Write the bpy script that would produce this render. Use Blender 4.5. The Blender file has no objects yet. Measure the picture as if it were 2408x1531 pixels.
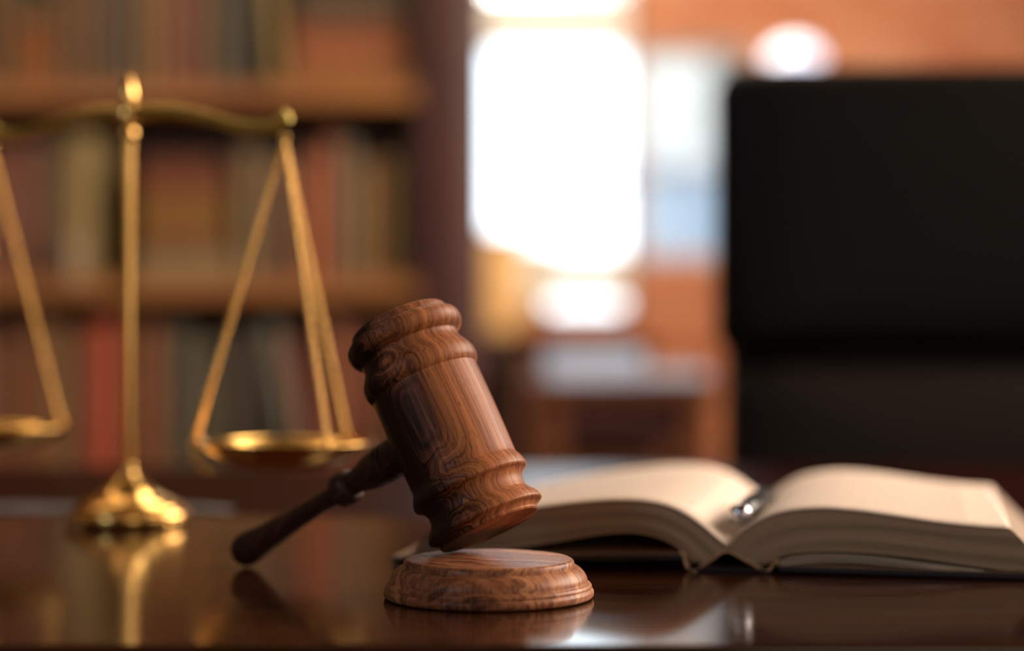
import bpy, bmesh, math, random
from mathutils import Vector, Matrix, Euler

random.seed(7)
S = bpy.context.scene
COL = S.collection
F = 4500.0                    # focal length in pixels of the 2408 px wide frame
DZ = 0.76                     # desk top above the floor
H = 0.1286                    # camera above the desk top
PI = math.pi

def P(x, y, D):
    """point at depth D seen at pixel (x, y); heights are above the floor"""
    return Vector(((x - 1204) / F * D, D, DZ + H - (y - 765) / F * D))

# ------------------------------------------------------------------ camera
cam = bpy.data.cameras.new('camera')
camo = bpy.data.objects.new('camera', cam)
COL.objects.link(camo)
camo.location = (0, 0, DZ + H)
camo.rotation_euler = (PI / 2, 0, 0)
cam.sensor_width = 36.0
cam.lens = F / 2408 * 36.0
cam.clip_start = 0.02
cam.clip_end = 200
cam.dof.use_dof = True
cam.dof.focus_distance = 0.9
cam.dof.aperture_fstop = 2.3
S.camera = camo

# ------------------------------------------------------------------ world, lights, exposure
S.view_settings.view_transform = 'Standard'
S.view_settings.look = 'None'
S.view_settings.gamma = 1.0
S.view_settings.use_curve_mapping = False
S.view_settings.exposure = 0.0
S.cycles.use_denoising = True
S.cycles.max_bounces = 8
S.cycles.sample_clamp_indirect = 6.0
S.cycles.caustics_reflective = False
S.cycles.caustics_refractive = False

w = bpy.data.worlds.new('sky'); S.world = w; w.use_nodes = True
wn = w.node_tree.nodes; wl = w.node_tree.links
bg = wn['Background']
tc = wn.new('ShaderNodeTexCoord'); sep = wn.new('ShaderNodeSeparateXYZ'); cr = wn.new('ShaderNodeValToRGB')
wl.new(tc.outputs['Generated'], sep.inputs[0]); wl.new(sep.outputs['Z'], cr.inputs[0]); wl.new(cr.outputs[0], bg.inputs[0])
cr.color_ramp.elements[0].position = 0.0; cr.color_ramp.elements[0].color = (.86, .94, 1, 1)
cr.color_ramp.elements[1].position = 0.5; cr.color_ramp.elements[1].color = (.55, .75, 1, 1)
bg.inputs[1].default_value = 6.0

def area(name, loc, target, sx, sy, power, color):
    l = bpy.data.lights.new(name, 'AREA'); l.shape = 'RECTANGLE'
    l.size = sx; l.size_y = sy; l.energy = power; l.color = color
    o = bpy.data.objects.new(name, l); COL.objects.link(o)
    o.location = loc
    o.rotation_euler = (Vector(target) - Vector(loc)).to_track_quat('-Z', 'Y').to_euler()
    return o
# assumed unseen warm key light from the right, before the windowless wall
area('assumed_side_key_light', (2.35, 1.75, 2.0), (0, 1.0, .78), 2.6, 1.5, 240, (1, .80, .66))
# unseen warm light added to brighten the bookcase shelves
area('bookcase_fill_light', (-.9, 2.1, 2.38), (-.9, 3.3, .9), 1.2, .5, 8.5, (1, .70, .42))
# bluish light added behind the camera for glints and left-side fill
area('left_fill_light', (-1.7, -1.0, 1.9), (0, .9, .85), .5, .7, 10, (.74, .86, 1))
# daylight of the doorway at the end of the room
p_ = area('window_portal', (.2, 6.95, 1.6), (.2, 0, 1.6), 1.0, 1.6, 1, (1, 1, 1)); p_.data.cycles.is_portal = True
# unseen overhead light added to wash the brick wall
area('brick_wall_fill_light', (.8, 5.5, 2.42), (.8, 7.0, 1.3), 2.4, .4, 60, (1, .86, .72))
# overhead light added for the highlight inside the brass pan
area('pan_highlight_light', (.12, 2.3, 2.3), (.12, 2.25, 0), .42, .42, 8, (1, .82, .56))
area('cupboard_fill_light', (.0, 5.3, 2.42), (.0, 6.0, 0), .5, .3, 46, (1, .86, .68))  # added to brighten the ochre cupboard front
area('near_side_fill_light', (2.45, .0, 1.5), (0, 1.0, .85), 1.2, 1.4, 14, (1, .84, .68))  # second right-hand light added to brighten the brass pole
area('brass_fill_light', (.75, -1.5, 1.25), (0, 1, .9), 1.3, 1.5, 9, (1, .84, .66))  # added behind the camera so the brass has something bright to reflect

# ------------------------------------------------------------------ helpers
def tag(o, label=None, cat=None, group=None, kind=None):
    if label: o['label'] = label
    if cat: o['category'] = cat
    if group: o['group'] = group
    if kind: o['kind'] = kind
    return o

def empty(name, loc=(0, 0, 0), rz=0.0):
    o = bpy.data.objects.new(name, None); COL.objects.link(o)
    o.empty_display_size = .02
    o.location = loc; o.rotation_euler = (0, 0, rz)
    return o

def mesh_obj(name, verts, faces, mat=None, parent=None, smooth=False, uvs=None, sharp=None):
    me = bpy.data.meshes.new(name)
    me.from_pydata([tuple(v) for v in verts], [], faces)
    if smooth:
        me.polygons.foreach_set('use_smooth', [True] * len(me.polygons))
    if uvs:
        uv = me.uv_layers.new(name='UVMap')
        for lp in me.loops:
            uv.data[lp.index].uv = uvs[lp.vertex_index]
    if mat:
        for m in (mat if isinstance(mat, list) else [mat]): me.materials.append(m)
    bm = bmesh.new(); bm.from_mesh(me)
    bmesh.ops.recalc_face_normals(bm, faces=bm.faces)
    if sharp:
        for e in bm.edges:
            if len(e.link_faces) == 2 and e.calc_face_angle(0) > math.radians(sharp): e.smooth = False
    bm.to_mesh(me); bm.free()
    o = bpy.data.objects.new(name, me); COL.objects.link(o)
    if parent: o.parent = parent
    return o

class MB:
    def __init__(s): s.v = []; s.f = []
    def add(s, v, f):
        n = len(s.v); s.v += [Vector(p) for p in v]; s.f += [tuple(i + n for i in q) for q in f]; return s
    def box(s, a, b):
        x0, y0, z0 = a; x1, y1, z1 = b
        return s.add([(x0,y0,z0),(x1,y0,z0),(x1,y1,z0),(x0,y1,z0),(x0,y0,z1),(x1,y0,z1),(x1,y1,z1),(x0,y1,z1)],
              [(0,3,2,1),(4,5,6,7),(0,1,5,4),(1,2,6,5),(2,3,7,6),(3,0,4,7)])
    def rbox(s, a, b, r=.004, seg=2):
        bm = bmesh.new()
        sx, sy, sz = b[0]-a[0], b[1]-a[1], b[2]-a[2]
        bmesh.ops.create_cube(bm, size=1, matrix=Matrix.Translation(((a[0]+b[0])/2,(a[1]+b[1])/2,(a[2]+b[2])/2)) @ Matrix.Diagonal((sx,sy,sz,1)))
        r = min(r, sx*.49, sy*.49, sz*.49)
        bmesh.ops.bevel(bm, geom=bm.edges[:], offset=r, segments=seg, profile=.5, affect='EDGES')
        bm.verts.ensure_lookup_table()
        s.add([v.co.copy() for v in bm.verts], [tuple(v.index for v in f.verts) for f in bm.faces]); bm.free(); return s
    def tube(s, pts, r, seg=10, caps=True):
        pts = [Vector(p) for p in pts]; n = len(s.v); R = r if isinstance(r, (list, tuple)) else [r]*len(pts)
        up = None
        for i, p in enumerate(pts):
            t = (pts[min(i+1, len(pts)-1)] - pts[max(i-1, 0)]).normalized()
            if up is None: up = t.orthogonal().normalized()
            up = (up - up.dot(t)*t).normalized(); sd = t.cross(up)
            for k in range(seg):
                a = 2*PI*k/seg
                s.v.append(p + R[i]*(math.cos(a)*up + math.sin(a)*sd))
        for i in range(len(pts)-1):
            for k in range(seg):
                a = n+i*seg+k; b = n+i*seg+(k+1) % seg
                s.f.append((a, b, b+seg, a+seg))
        if caps:
            s.f.append(tuple(n+k for k in range(seg))[::-1]); s.f.append(tuple(n+(len(pts)-1)*seg+k for k in range(seg)))
        return s
    def lathe(s, prof, seg=48, M=None):
        """prof: list of (r, z); r = 0 at an end closes it"""
        M = M or Matrix(); rings = []
        for r, z in prof:
            if r < 1e-7:
                s.v.append(M @ Vector((0, 0, z))); rings.append([len(s.v)-1])
            else:
                st = len(s.v)
                for k in range(seg):
                    a = 2*PI*k/seg; s.v.append(M @ Vector((r*math.cos(a), r*math.sin(a), z)))
                rings.append(list(range(st, st+seg)))
        for A, B in zip(rings, rings[1:]):
            for k in range(seg):
                k2 = (k+1) % seg
                if len(A) == 1 and len(B) == 1: continue
                if len(A) == 1: s.f.append((A[0], B[k], B[k2]))
                elif len(B) == 1: s.f.append((A[k], B[0], A[k2]))
                else: s.f.append((A[k], B[k], B[k2], A[k2]))
        return s
    def build(s, name, mat=None, parent=None, smooth=False, sharp=None):
        return mesh_obj(name, s.v, s.f, mat, parent, smooth, None, sharp)

def smooth_profile(ctrl, n=6, crisp=()):
    """Catmull-Rom through control points (r,z); indices in crisp are kept as corners"""
    out = []
    m = len(ctrl)
    for i in range(m-1):
        p1, p2 = ctrl[i], ctrl[i+1]
        p0 = ctrl[i-1] if i > 0 and i not in crisp else (2*p1[0]-p2[0], 2*p1[1]-p2[1])
        p3 = ctrl[i+2] if i+2 < m and (i+1) not in crisp else (2*p2[0]-p1[0], 2*p2[1]-p1[1])
        for k in range(n):
            t = k/n; q = []
            for c in (0, 1):
                q.append(.5*((2*p1[c])+(-p0[c]+p2[c])*t+(2*p0[c]-5*p1[c]+4*p2[c]-p3[c])*t*t+(-p0[c]+3*p1[c]-3*p2[c]+p3[c])*t**3))
            out.append((max(q[0], 0), q[1]))
    out.append(ctrl[-1])
    return out

def spline(pts, n=8):
    pts = [Vector(p) for p in pts]; out = []
    m = len(pts)
    for i in range(m-1):
        p1, p2 = pts[i], pts[i+1]
        p0 = pts[i-1] if i else 2*p1-p2
        p3 = pts[i+2] if i+2 < m else 2*p2-p1
        for k in range(n):
            t = k/n
            out.append(.5*((2*p1)+(-p0+p2)*t+(2*p0-5*p1+4*p2-p3)*t*t+(-p0+3*p1-3*p2+p3)*t**3))
    out.append(pts[-1]); return out

def resample(pts, n):
    L = [0]
    for a, b in zip(pts, pts[1:]): L.append(L[-1]+(b-a).length)
    out = []
    j = 0
    for i in range(n):
        d = L[-1]*i/(n-1)
        while j < len(L)-2 and L[j+1] < d: j += 1
        t = (d-L[j])/max(L[j+1]-L[j], 1e-9)
        out.append(pts[j].lerp(pts[j+1], min(max(t, 0), 1)))
    return out

# ------------------------------------------------------------------ materials
def new_mat(name):
    m = bpy.data.materials.new(name); m.use_nodes = True
    return m, m.node_tree.nodes, m.node_tree.links, m.node_tree.nodes['Principled BSDF']

def plain(name, col, rough=.6, metal=0.0, spec=.5, var=.12, vs=30, bump=0.0, coat=0.0, coat_r=.1):
    m, N, L, B = new_mat(name)
    B.inputs['Roughness'].default_value = rough; B.inputs['Metallic'].default_value = metal
    B.inputs['Specular IOR Level'].default_value = spec
    B.inputs['Coat Weight'].default_value = coat; B.inputs['Coat Roughness'].default_value = coat_r
    t = N.new('ShaderNodeTexCoord'); n = N.new('ShaderNodeTexNoise'); n.inputs['Scale'].default_value = vs
    n.inputs['Detail'].default_value = 3
    L.new(t.outputs['Object'], n.inputs['Vector'])
    r = N.new('ShaderNodeValToRGB')
    r.color_ramp.elements[0].position = .3; r.color_ramp.elements[1].position = .7
    r.color_ramp.elements[0].color = tuple(c*(1-var) for c in col)+(1,)
    r.color_ramp.elements[1].color = tuple(min(c*(1+var), 1) for c in col)+(1,)
    L.new(n.outputs['Fac'], r.inputs[0]); L.new(r.outputs[0], B.inputs['Base Color'])
    if bump:
        b = N.new('ShaderNodeBump'); b.inputs['Strength'].default_value = bump; b.inputs['Distance'].default_value = .001
        L.new(n.outputs['Fac'], b.inputs['Height']); L.new(b.outputs[0], B.inputs['Normal'])
    return m

def math_node(N, L, op, a, b=None):
    n = N.new('ShaderNodeMath'); n.operation = op
    for i, q in enumerate((a, b)):
        if q is None: continue
        if isinstance(q, (int, float)): n.inputs[i].default_value = q
        else: L.new(q, n.inputs[i])
    return n.outputs[0]

def figured_wood(name, centre, grain=(1, 1, .28), dark=(.018, .0055, .003), mid=(.16, .052, .022), light=(.54, .195, .070),
                 ring=260, warp=.012, rough=.44, lit_side=(0, 0, 0), lit_side_amt=0.0, streak=.5, pores=True, warp_scale=28, coat=.06, knots=(), heart=None):
    """rosewood: warped growth rings round an off-axis pith, dark heart streaks, short pores"""
    m, N, L, B = new_mat(name)
    t = N.new('ShaderNodeTexCoord')
    mp = N.new('ShaderNodeMapping'); mp.inputs['Scale'].default_value = grain
    L.new(t.outputs['Object'], mp.inputs[0])
    # warp
    n1 = N.new('ShaderNodeTexNoise'); n1.inputs['Scale'].default_value = warp_scale; n1.inputs['Detail'].default_value = 2.5
    n1.inputs['Distortion'].default_value = .6
    L.new(mp.outputs[0], n1.inputs['Vector'])
    sub = N.new('ShaderNodeVectorMath'); sub.operation = 'SUBTRACT'; sub.inputs[1].default_value = (.5, .5, .5)
    L.new(n1.outputs['Color'], sub.inputs[0])
    sc = N.new('ShaderNodeVectorMath'); sc.operation = 'SCALE'; sc.inputs['Scale'].default_value = warp*2
    L.new(sub.outputs[0], sc.inputs[0])
    ad = N.new('ShaderNodeVectorMath'); ad.operation = 'ADD'
    L.new(mp.outputs[0], ad.inputs[0]); L.new(sc.outputs[0], ad.inputs[1])
    sb = N.new('ShaderNodeVectorMath'); sb.operation = 'SUBTRACT'; sb.inputs[1].default_value = centre
    L.new(ad.outputs[0], sb.inputs[0])
    ln = N.new('ShaderNodeVectorMath'); ln.operation = 'LENGTH'; L.new(sb.outputs[0], ln.inputs[0])
    dist = ln.outputs['Value']
    for (kx, ky, kz, amp, wd_) in knots:
        ks = N.new('ShaderNodeVectorMath'); ks.operation = 'SUBTRACT'; ks.inputs[1].default_value = (kx, ky, kz)
        L.new(t.outputs['Object'], ks.inputs[0])
        kl = N.new('ShaderNodeVectorMath'); kl.operation = 'LENGTH'; L.new(ks.outputs[0], kl.inputs[0])
        q_ = math_node(N, L, 'POWER', math_node(N, L, 'DIVIDE', kl.outputs['Value'], wd_), 2.0)
        dist = math_node(N, L, 'ADD', dist, math_node(N, L, 'MULTIPLY', math_node(N, L, 'EXPONENT', math_node(N, L, 'MULTIPLY', q_, -1.0)), amp))
    def band(freq, det, rgh=.6):
        n = N.new('ShaderNodeTexNoise'); n.noise_dimensions = '1D'; n.inputs['Scale'].default_value = 1
        n.inputs['Detail'].default_value = det; n.inputs['Roughness'].default_value = rgh
        L.new(math_node(N, L, 'MULTIPLY', dist, freq), n.inputs['W']); return n.outputs['Fac']
    fine = band(ring*5.5, 2); broad = band(ring, 2)
    q_ = math_node(N, L, 'POWER', math_node(N, L, 'ABSOLUTE', math_node(N, L, 'DIVIDE', math_node(N, L, 'SUBTRACT', broad, .52), .018)), 2.0)
    vein = math_node(N, L, 'EXPONENT', math_node(N, L, 'MULTIPLY', q_, -1.0))
    # dark heart zone; dot product below paints the side facing the light paler
    n2 = N.new('ShaderNodeTexNoise'); n2.inputs['Scale'].default_value = 26; n2.inputs['Detail'].default_value = 3
    mp2 = N.new('ShaderNodeMapping'); mp2.inputs['Scale'].default_value = (grain[0], grain[1], grain[2]*.9)
    L.new(ad.outputs[0], n2.inputs['Vector'])
    dt = N.new('ShaderNodeVectorMath'); dt.operation = 'DOT_PRODUCT'; dt.inputs[1].default_value = lit_side
    L.new(t.outputs['Object'], dt.inputs[0])
    v = math_node(N, L, 'SUBTRACT', math_node(N, L, 'ADD', math_node(N, L, 'MULTIPLY', broad, .62), .115), math_node(N, L, 'MULTIPLY', vein, .13))
    v = math_node(N, L, 'ADD', v, math_node(N, L, 'MULTIPLY', math_node(N, L, 'SUBTRACT', fine, .5), .38))
    v = math_node(N, L, 'ADD', v, math_node(N, L, 'MULTIPLY', math_node(N, L, 'SUBTRACT', n2.outputs['Fac'], .5), streak*1.6))
    mp4 = N.new('ShaderNodeMapping'); mp4.inputs['Scale'].default_value = (1, 1, .035)
    L.new(ad.outputs[0] if pores == 'warp' else t.outputs['Object'], mp4.inputs[0])
    n4 = N.new('ShaderNodeTexNoise'); n4.inputs['Scale'].default_value = 700; n4.inputs['Detail'].default_value = 2
    L.new(mp4.outputs[0], n4.inputs['Vector'])
    v = math_node(N, L, 'ADD', v, math_node(N, L, 'MULTIPLY', math_node(N, L, 'SUBTRACT', n4.outputs['Fac'], .5), .32))
    v = math_node(N, L, 'ADD', v, math_node(N, L, 'MULTIPLY', dt.outputs['Value'], lit_side_amt))
    if heart:
        hs = N.new('ShaderNodeSeparateXYZ'); L.new(ad.outputs[0], hs.inputs[0])
        q_ = math_node(N, L, 'POWER', math_node(N, L, 'ABSOLUTE', math_node(N, L, 'DIVIDE', math_node(N, L, 'SUBTRACT', hs.outputs['X'], heart[0]), heart[1])), 2.0)
        v = math_node(N, L, 'SUBTRACT', v, math_node(N, L, 'MULTIPLY', math_node(N, L, 'EXPONENT', math_node(N, L, 'MULTIPLY', q_, -1.0)), heart[2]))
    r = N.new('ShaderNodeValToRGB'); e = r.color_ramp.elements
    e[0].position = .22; e[0].color = dark+(1,)
    e[1].position = .80; e[1].color = light+(1,)
    k = e.new(.40); k.color = mid+(1,)
    k = e.new(.57); k.color = tuple((a*.45+b*.55) for a, b in zip(mid, light))+(1,)
    L.new(v, r.inputs[0])
    col = r.outputs[0]; hgt = v
    if pores:
        mp3 = N.new('ShaderNodeMapping'); mp3.inputs['Scale'].default_value = (1, 1, .11)
        L.new(t.outputs['Object'], mp3.inputs[0])
        n3 = N.new('ShaderNodeTexNoise'); n3.inputs['Scale'].default_value = 1500; n3.inputs['Detail'].default_value = 1
        L.new(mp3.outputs[0], n3.inputs['Vector'])
        pr = N.new('ShaderNodeMapRange'); pr.inputs['From Min'].default_value = .66; pr.inputs['From Max'].default_value = .74
        L.new(n3.outputs['Fac'], pr.inputs['Value'])
        mx = N.new('ShaderNodeMix'); mx.data_type = 'RGBA'
        L.new(math_node(N, L, 'MULTIPLY', pr.outputs[0], .75), mx.inputs['Factor'])
        L.new(col, mx.inputs['A']); mx.inputs['B'].default_value = (.02, .006, .003, 1)
        col = mx.outputs['Result']
        hgt = math_node(N, L, 'SUBTRACT', math_node(N, L, 'MULTIPLY', fine, .25), pr.outputs[0])
    L.new(col, B.inputs['Base Color'])
    b = N.new('ShaderNodeBump'); b.inputs['Strength'].default_value = .12; b.inputs['Distance'].default_value = .0004
    L.new(hgt, b.inputs['Height']); L.new(b.outputs[0], B.inputs['Normal'])
    B.inputs['Roughness'].default_value = rough; B.inputs['Specular IOR Level'].default_value = .2
    B.inputs['Coat Weight'].default_value = coat; B.inputs['Coat Roughness'].default_value = .22
    return m

def grain_wood(name, c1, c2, rough=.4, scale=(1.5, 14, 14), coat=0.0, coat_r=.1, spec=.5, bump=.05):
    m, N, L, B = new_mat(name)
    t = N.new('ShaderNodeTexCoord'); mp = N.new('ShaderNodeMapping'); mp.inputs['Scale'].default_value = scale
    L.new(t.outputs['Object'], mp.inputs[0])
    n = N.new('ShaderNodeTexNoise'); n.inputs['Scale'].default_value = 3; n.inputs['Detail'].default_value = 6; n.inputs['Distortion'].default_value = .8
    L.new(mp.outputs[0], n.inputs['Vector'])
    r = N.new('ShaderNodeValToRGB'); r.color_ramp.elements[0].position = .35; r.color_ramp.elements[1].position = .68
    r.color_ramp.elements[0].color = c1+(1,); r.color_ramp.elements[1].color = c2+(1,)
    L.new(n.outputs['Fac'], r.inputs[0]); L.new(r.outputs[0], B.inputs['Base Color'])
    B.inputs['Roughness'].default_value = rough; B.inputs['Coat Weight'].default_value = coat
    B.inputs['Coat Roughness'].default_value = coat_r; B.inputs['Specular IOR Level'].default_value = spec
    if bump:
        b = N.new('ShaderNodeBump'); b.inputs['Strength'].default_value = bump; b.inputs['Distance'].default_value = .0005
        L.new(n.outputs['Fac'], b.inputs['Height']); L.new(b.outputs[0], B.inputs['Normal'])
    return m

M = {}
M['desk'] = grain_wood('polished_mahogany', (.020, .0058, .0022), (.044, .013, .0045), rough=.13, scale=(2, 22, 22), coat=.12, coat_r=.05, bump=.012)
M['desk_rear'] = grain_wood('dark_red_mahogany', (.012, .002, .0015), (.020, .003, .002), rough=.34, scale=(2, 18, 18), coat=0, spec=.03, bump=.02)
M['gavel'] = figured_wood('gavel_rosewood', (-.017, .052, .002), grain=(1, 1, .11), lit_side=(-1, 0, 0), lit_side_amt=5.0, warp=.0068, ring=190, rough=.5, coat=.0,  # head painted paler on the side facing the light
                         streak=.45, warp_scale=34, heart=(.0085, .0095, .34), knots=((-.005, .026, .034, .012, .0085), (-.012, .022, -.024, .009, .009), (.004, .028, .048, -.010, .006)))
M['handle'] = figured_wood('handle_rosewood', (.03, .01, .05), dark=(.008, .003, .002), mid=(.035, .012, .007), light=(.085, .030, .015), streak=.4)
M['block'] = figured_wood('block_rosewood', (.06, .05, -.02), grain=(.45, 1, 1.5), mid=(.30, .11, .047), light=(.58, .27, .12), dark=(.06, .02, .01), ring=105, streak=.24, warp=.014, rough=.46, coat=.05)
M['brass'] = plain('polished_brass', (.86, .53, .17), rough=.19, metal=1, var=.05, vs=60)
M['brass_dull'] = plain('aged_brass', (.58, .46, .13), rough=.34, metal=1, var=.15, vs=90)
M['leather'] = plain('black_leather', (.0040, .0033, .0029), rough=.46, spec=.15, var=.2, vs=220, bump=.25)
M['leather_brown'] = plain('lighter_black_leather', (.018, .013, .010), rough=.46, spec=.15, var=.15, vs=200, bump=.2)  # lighter, browner leather for the lower back pad
M['black_plastic'] = plain('black_plastic', (.006, .006, .007), rough=.35, spec=.3)
M['chrome'] = plain('chrome', (.50, .52, .56), rough=.06, metal=1, var=.02)
M['case'] = grain_wood('bookcase_wood', (.055, .018, .008), (.11, .042, .016), rough=.45, scale=(1.2, 8, 8))
M['case_dark'] = grain_wood('bookcase_side_wood', (.045, .013, .010), (.075, .024, .018), rough=.42, scale=(8, 8, 1.2))
M['shelf'] = grain_wood('shelf_wood', (.30, .115, .030), (.44, .19, .052), rough=.45, scale=(1.2, 8, 8))
M['table_wood'] = grain_wood('side_table_wood', (.09, .030, .012), (.16, .058, .024), rough=.6, scale=(1.2, 10, 10), spec=.15)
M['plaster'] = plain('brown_wall_paint', (.13, .085, .055), rough=.85, vs=4)
M['mortar'] = plain('mortar', (.36, .22, .15), rough=.9)
M['floor'] = grain_wood('floorboards', (.07, .03, .014), (.13, .06, .03), rough=.4, scale=(8, .8, 1))
M['frame'] = plain('window_frame_paint', (.62, .57, .48), rough=.5)
M['frame_dark'] = plain('dark_window_frame', (.04, .025, .018), rough=.5)
M['slip'] = plain('glint_grey', (.10, .095, .095), rough=.7, var=.03)  # pale grey of the strip that imitates glints behind the scale
M['paper'] = plain('white_paper', (.58, .74, 1), rough=.8, var=.03)
M['page_edge_light'] = plain('book_page_edges', (.50, .42, .32), rough=.85, var=.1, vs=80)

# glass
gm, N, L, B = new_mat('clear_glass')
out = N['Material Output']; tr = N.new('ShaderNodeBsdfTransparent'); gl = N.new('ShaderNodeBsdfGlossy'); mx = N.new('ShaderNodeMixShader')
gl.inputs['Roughness'].default_value = .02; mx.inputs[0].default_value = .06; tr.inputs[0].default_value = (.97, .98, .98, 1)
L.new(tr.outputs[0], mx.inputs[1]); L.new(gl.outputs[0], mx.inputs[2]); L.new(mx.outputs[0], out.inputs[0])
M['glass'] = gm

# printed page: cream paper with lines of small type (uv: u across the page 0..1, v along 0..1)
pm, N, L, B = new_mat('printed_page')
t = N.new('ShaderNodeUVMap'); sp = N.new('ShaderNodeSeparateXYZ'); L.new(t.outputs[0], sp.inputs[0])
u, v = sp.outputs['X'], sp.outputs['Y']
ln = math_node(N, L, 'GREATER_THAN', math_node(N, L, 'SINE', math_node(N, L, 'MULTIPLY', v, 2*PI*46)), .1)
nw = N.new('ShaderNodeTexNoise'); nw.inputs['Scale'].default_value = 1; nw.inputs['Detail'].default_value = 2
cb = N.new('ShaderNodeCombineXYZ'); L.new(math_node(N, L, 'MULTIPLY', u, 130), cb.inputs[0])
L.new(math_node(N, L, 'FLOOR', math_node(N, L, 'MULTIPLY', v, 46)), cb.inputs[1]); L.new(cb.outputs[0], nw.inputs['Vector'])
wd = math_node(N, L, 'GREATER_THAN', nw.outputs['Fac'], .44)
def within(x, a, b):
    return math_node(N, L, 'MULTIPLY', math_node(N, L, 'GREATER_THAN', x, a), math_node(N, L, 'LESS_THAN', x, b))
ink = math_node(N, L, 'MULTIPLY', math_node(N, L, 'MULTIPLY', ln, wd), math_node(N, L, 'MULTIPLY', within(u, .17, .86), within(v, .09, .92)))
mx = N.new('ShaderNodeMix'); mx.data_type = 'RGBA'; mx.inputs['A'].default_value = (.78, .635, .515, 1); mx.inputs['B'].default_value = (.40, .33, .28, 1)
L.new(math_node(N, L, 'MULTIPLY', ink, .75), mx.inputs['Factor']); L.new(mx.outputs['Result'], B.inputs['Base Color'])
B.inputs['Roughness'].default_value = .75
M['page'] = pm
# page block edges: fine sheet lines following v
em, N, L, B = new_mat('page_block_edges')
t = N.new('ShaderNodeUVMap'); mp = N.new('ShaderNodeMapping'); mp.inputs['Scale'].default_value = (1.2, 70, 1)
L.new(t.outputs[0], mp.inputs[0]); n = N.new('ShaderNodeTexNoise'); n.inputs['Scale'].default_value = 1; n.inputs['Detail'].default_value = 4
n.inputs['Roughness'].default_value = .7
L.new(mp.outputs[0], n.inputs['Vector']); r = N.new('ShaderNodeValToRGB')
r.color_ramp.elements[0].position = .3; r.color_ramp.elements[0].color = (.20, .128, .078, 1)
r.color_ramp.elements[1].position = .7; r.color_ramp.elements[1].color = (.40, .295, .20, 1)
L.new(n.outputs['Fac'], r.inputs[0]); L.new(r.outputs[0], B.inputs['Base Color']); B.inputs['Roughness'].default_value = .8
b = N.new('ShaderNodeBump'); b.inputs['Strength'].default_value = .5; b.inputs['Distance'].default_value = .0006
L.new(n.outputs['Fac'], b.inputs['Height']); L.new(b.outputs[0], B.inputs['Normal'])
M['page_edges'] = em

# ------------------------------------------------------------------ the room
XL, XR, YB, YF, ZC = -2.3, 2.6, -1.6, 7.0, 2.5
def struct(name, mb, mat, smooth=False):
    return tag(mb.build(name, mat, None, smooth), kind='structure')
struct('floor', MB().box((XL, YB, -.1), (XR, YF+.25, 0)), M['floor'])
struct('ceiling', MB().box((XL, YB, ZC), (XR, YF+.25, ZC+.1)), M['plaster'])
struct('wall_left', MB().box((XL-.1, YB, 0), (XL, YF+.25, ZC)), M['plaster'])
struct('wall_right', MB().box((XR, YB, 0), (XR+.1, YF+.25, ZC)), M['plaster'])
struct('wall_front', MB().box((XL, YB-.1, 0), (XR, YB, ZC)), M['plaster'])
# back wall of brick with two openings
def zy(y, D=YF): return DZ+H-(y-765)/F*D
def xx(x, D=YF): return (x-1204)/F*D
w1 = (xx(1040), xx(1486), zy(739), 2.35)     # x0, x1, z0, z1 window 1
w2 = (xx(1500), xx(1765), zy(606), zy(118))
bb = MB()
T0, T1 = YF, YF+.22
bb.box((XL, T0, 0), (w1[0], T1, ZC)); bb.box((w1[0], T0, 0), (w1[1], T1, w1[2])); bb.box((w1[0], T0, w1[3]), (w1[1], T1, ZC))
bb.box((w1[1], T0, 0), (w2[0], T1, ZC)); bb.box((w2[0], T0, 0), (w2[1], T1, w2[2])); bb.box((w2[0], T0, w2[3]), (w2[1], T1, ZC))
bb.box((w2[1], T0, 0), (XR, T1, ZC))
wall_back = struct('wall_back', bb, M['mortar'])
brick_mats = [plain('brick_'+n, c, rough=.85, var=.16, vs=40, bump=.4) for n, c in
              (('orange', (.46, .155, .062)), ('pale', (.52, .215, .105)), ('red', (.40, .12, .048)))]
BW, BH = .193, .0625
brick_me = {}
def brick_mesh(k, wd):
    key = (k, round(wd, 3))
    if key not in brick_me:
        o = MB().rbox((0, -.012, 0), (wd, .004, BH-.009), .003, 1).build('brick', brick_mats[k]); brick_me[key] = o.data
        bpy.data.objects.remove(o)
    return brick_me[key]
far = [MB(), MB(), MB()]
def blocked(a, b, z0, z1):
    for q in (w1, w2):
        if a < q[1] and b > q[0] and z0 < q[3] and z1 > q[2]: return q
    return None
nb = 0
for row in range(int(ZC/BH)):
    z = row*BH
    segs = [(XL, XR)]
    for q in (w1, w2):
        if z < q[3] and z+BH-.009 > q[2]:
            ns = []
            for a, b in segs:
                if b <= q[0] or a >= q[1]: ns.append((a, b))
                else:
                    if a < q[0]: ns.append((a, q[0]))
                    if b > q[1]: ns.append((q[1], b))
            segs = ns
    for a, b in segs:
        x = a-(BW/2 if row % 2 else 0)
        while x < b:
            x0, x1 = max(x, a)+.0, min(x+BW-.010, b)
            if x1-x0 > .015:
                k = random.choice((0, 0, 0, 1, 2))
                px = 1204+F*(x0+x1)/2/YF; py = 765+F*(DZ+H-z-BH/2)/YF
                if 1500 < px < 2560 and (-90 < py < 300 or (px < 1800 and 560 < py < 1130)) and nb < 290:
                    o = bpy.data.objects.new('brick', brick_mesh(k, x1-x0)); COL.objects.link(o)
                    o.location = (x0, YF, z); o.parent = wall_back; nb += 1
                else:
                    far[k].box((x0, YF-.011, z), (x1, YF+.002, z+BH-.009))
            x += BW
for k in range(3):
    if far[k].v: tag(far[k].build('brick_courses', brick_mats[k], wall_back), kind='stuff')

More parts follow.
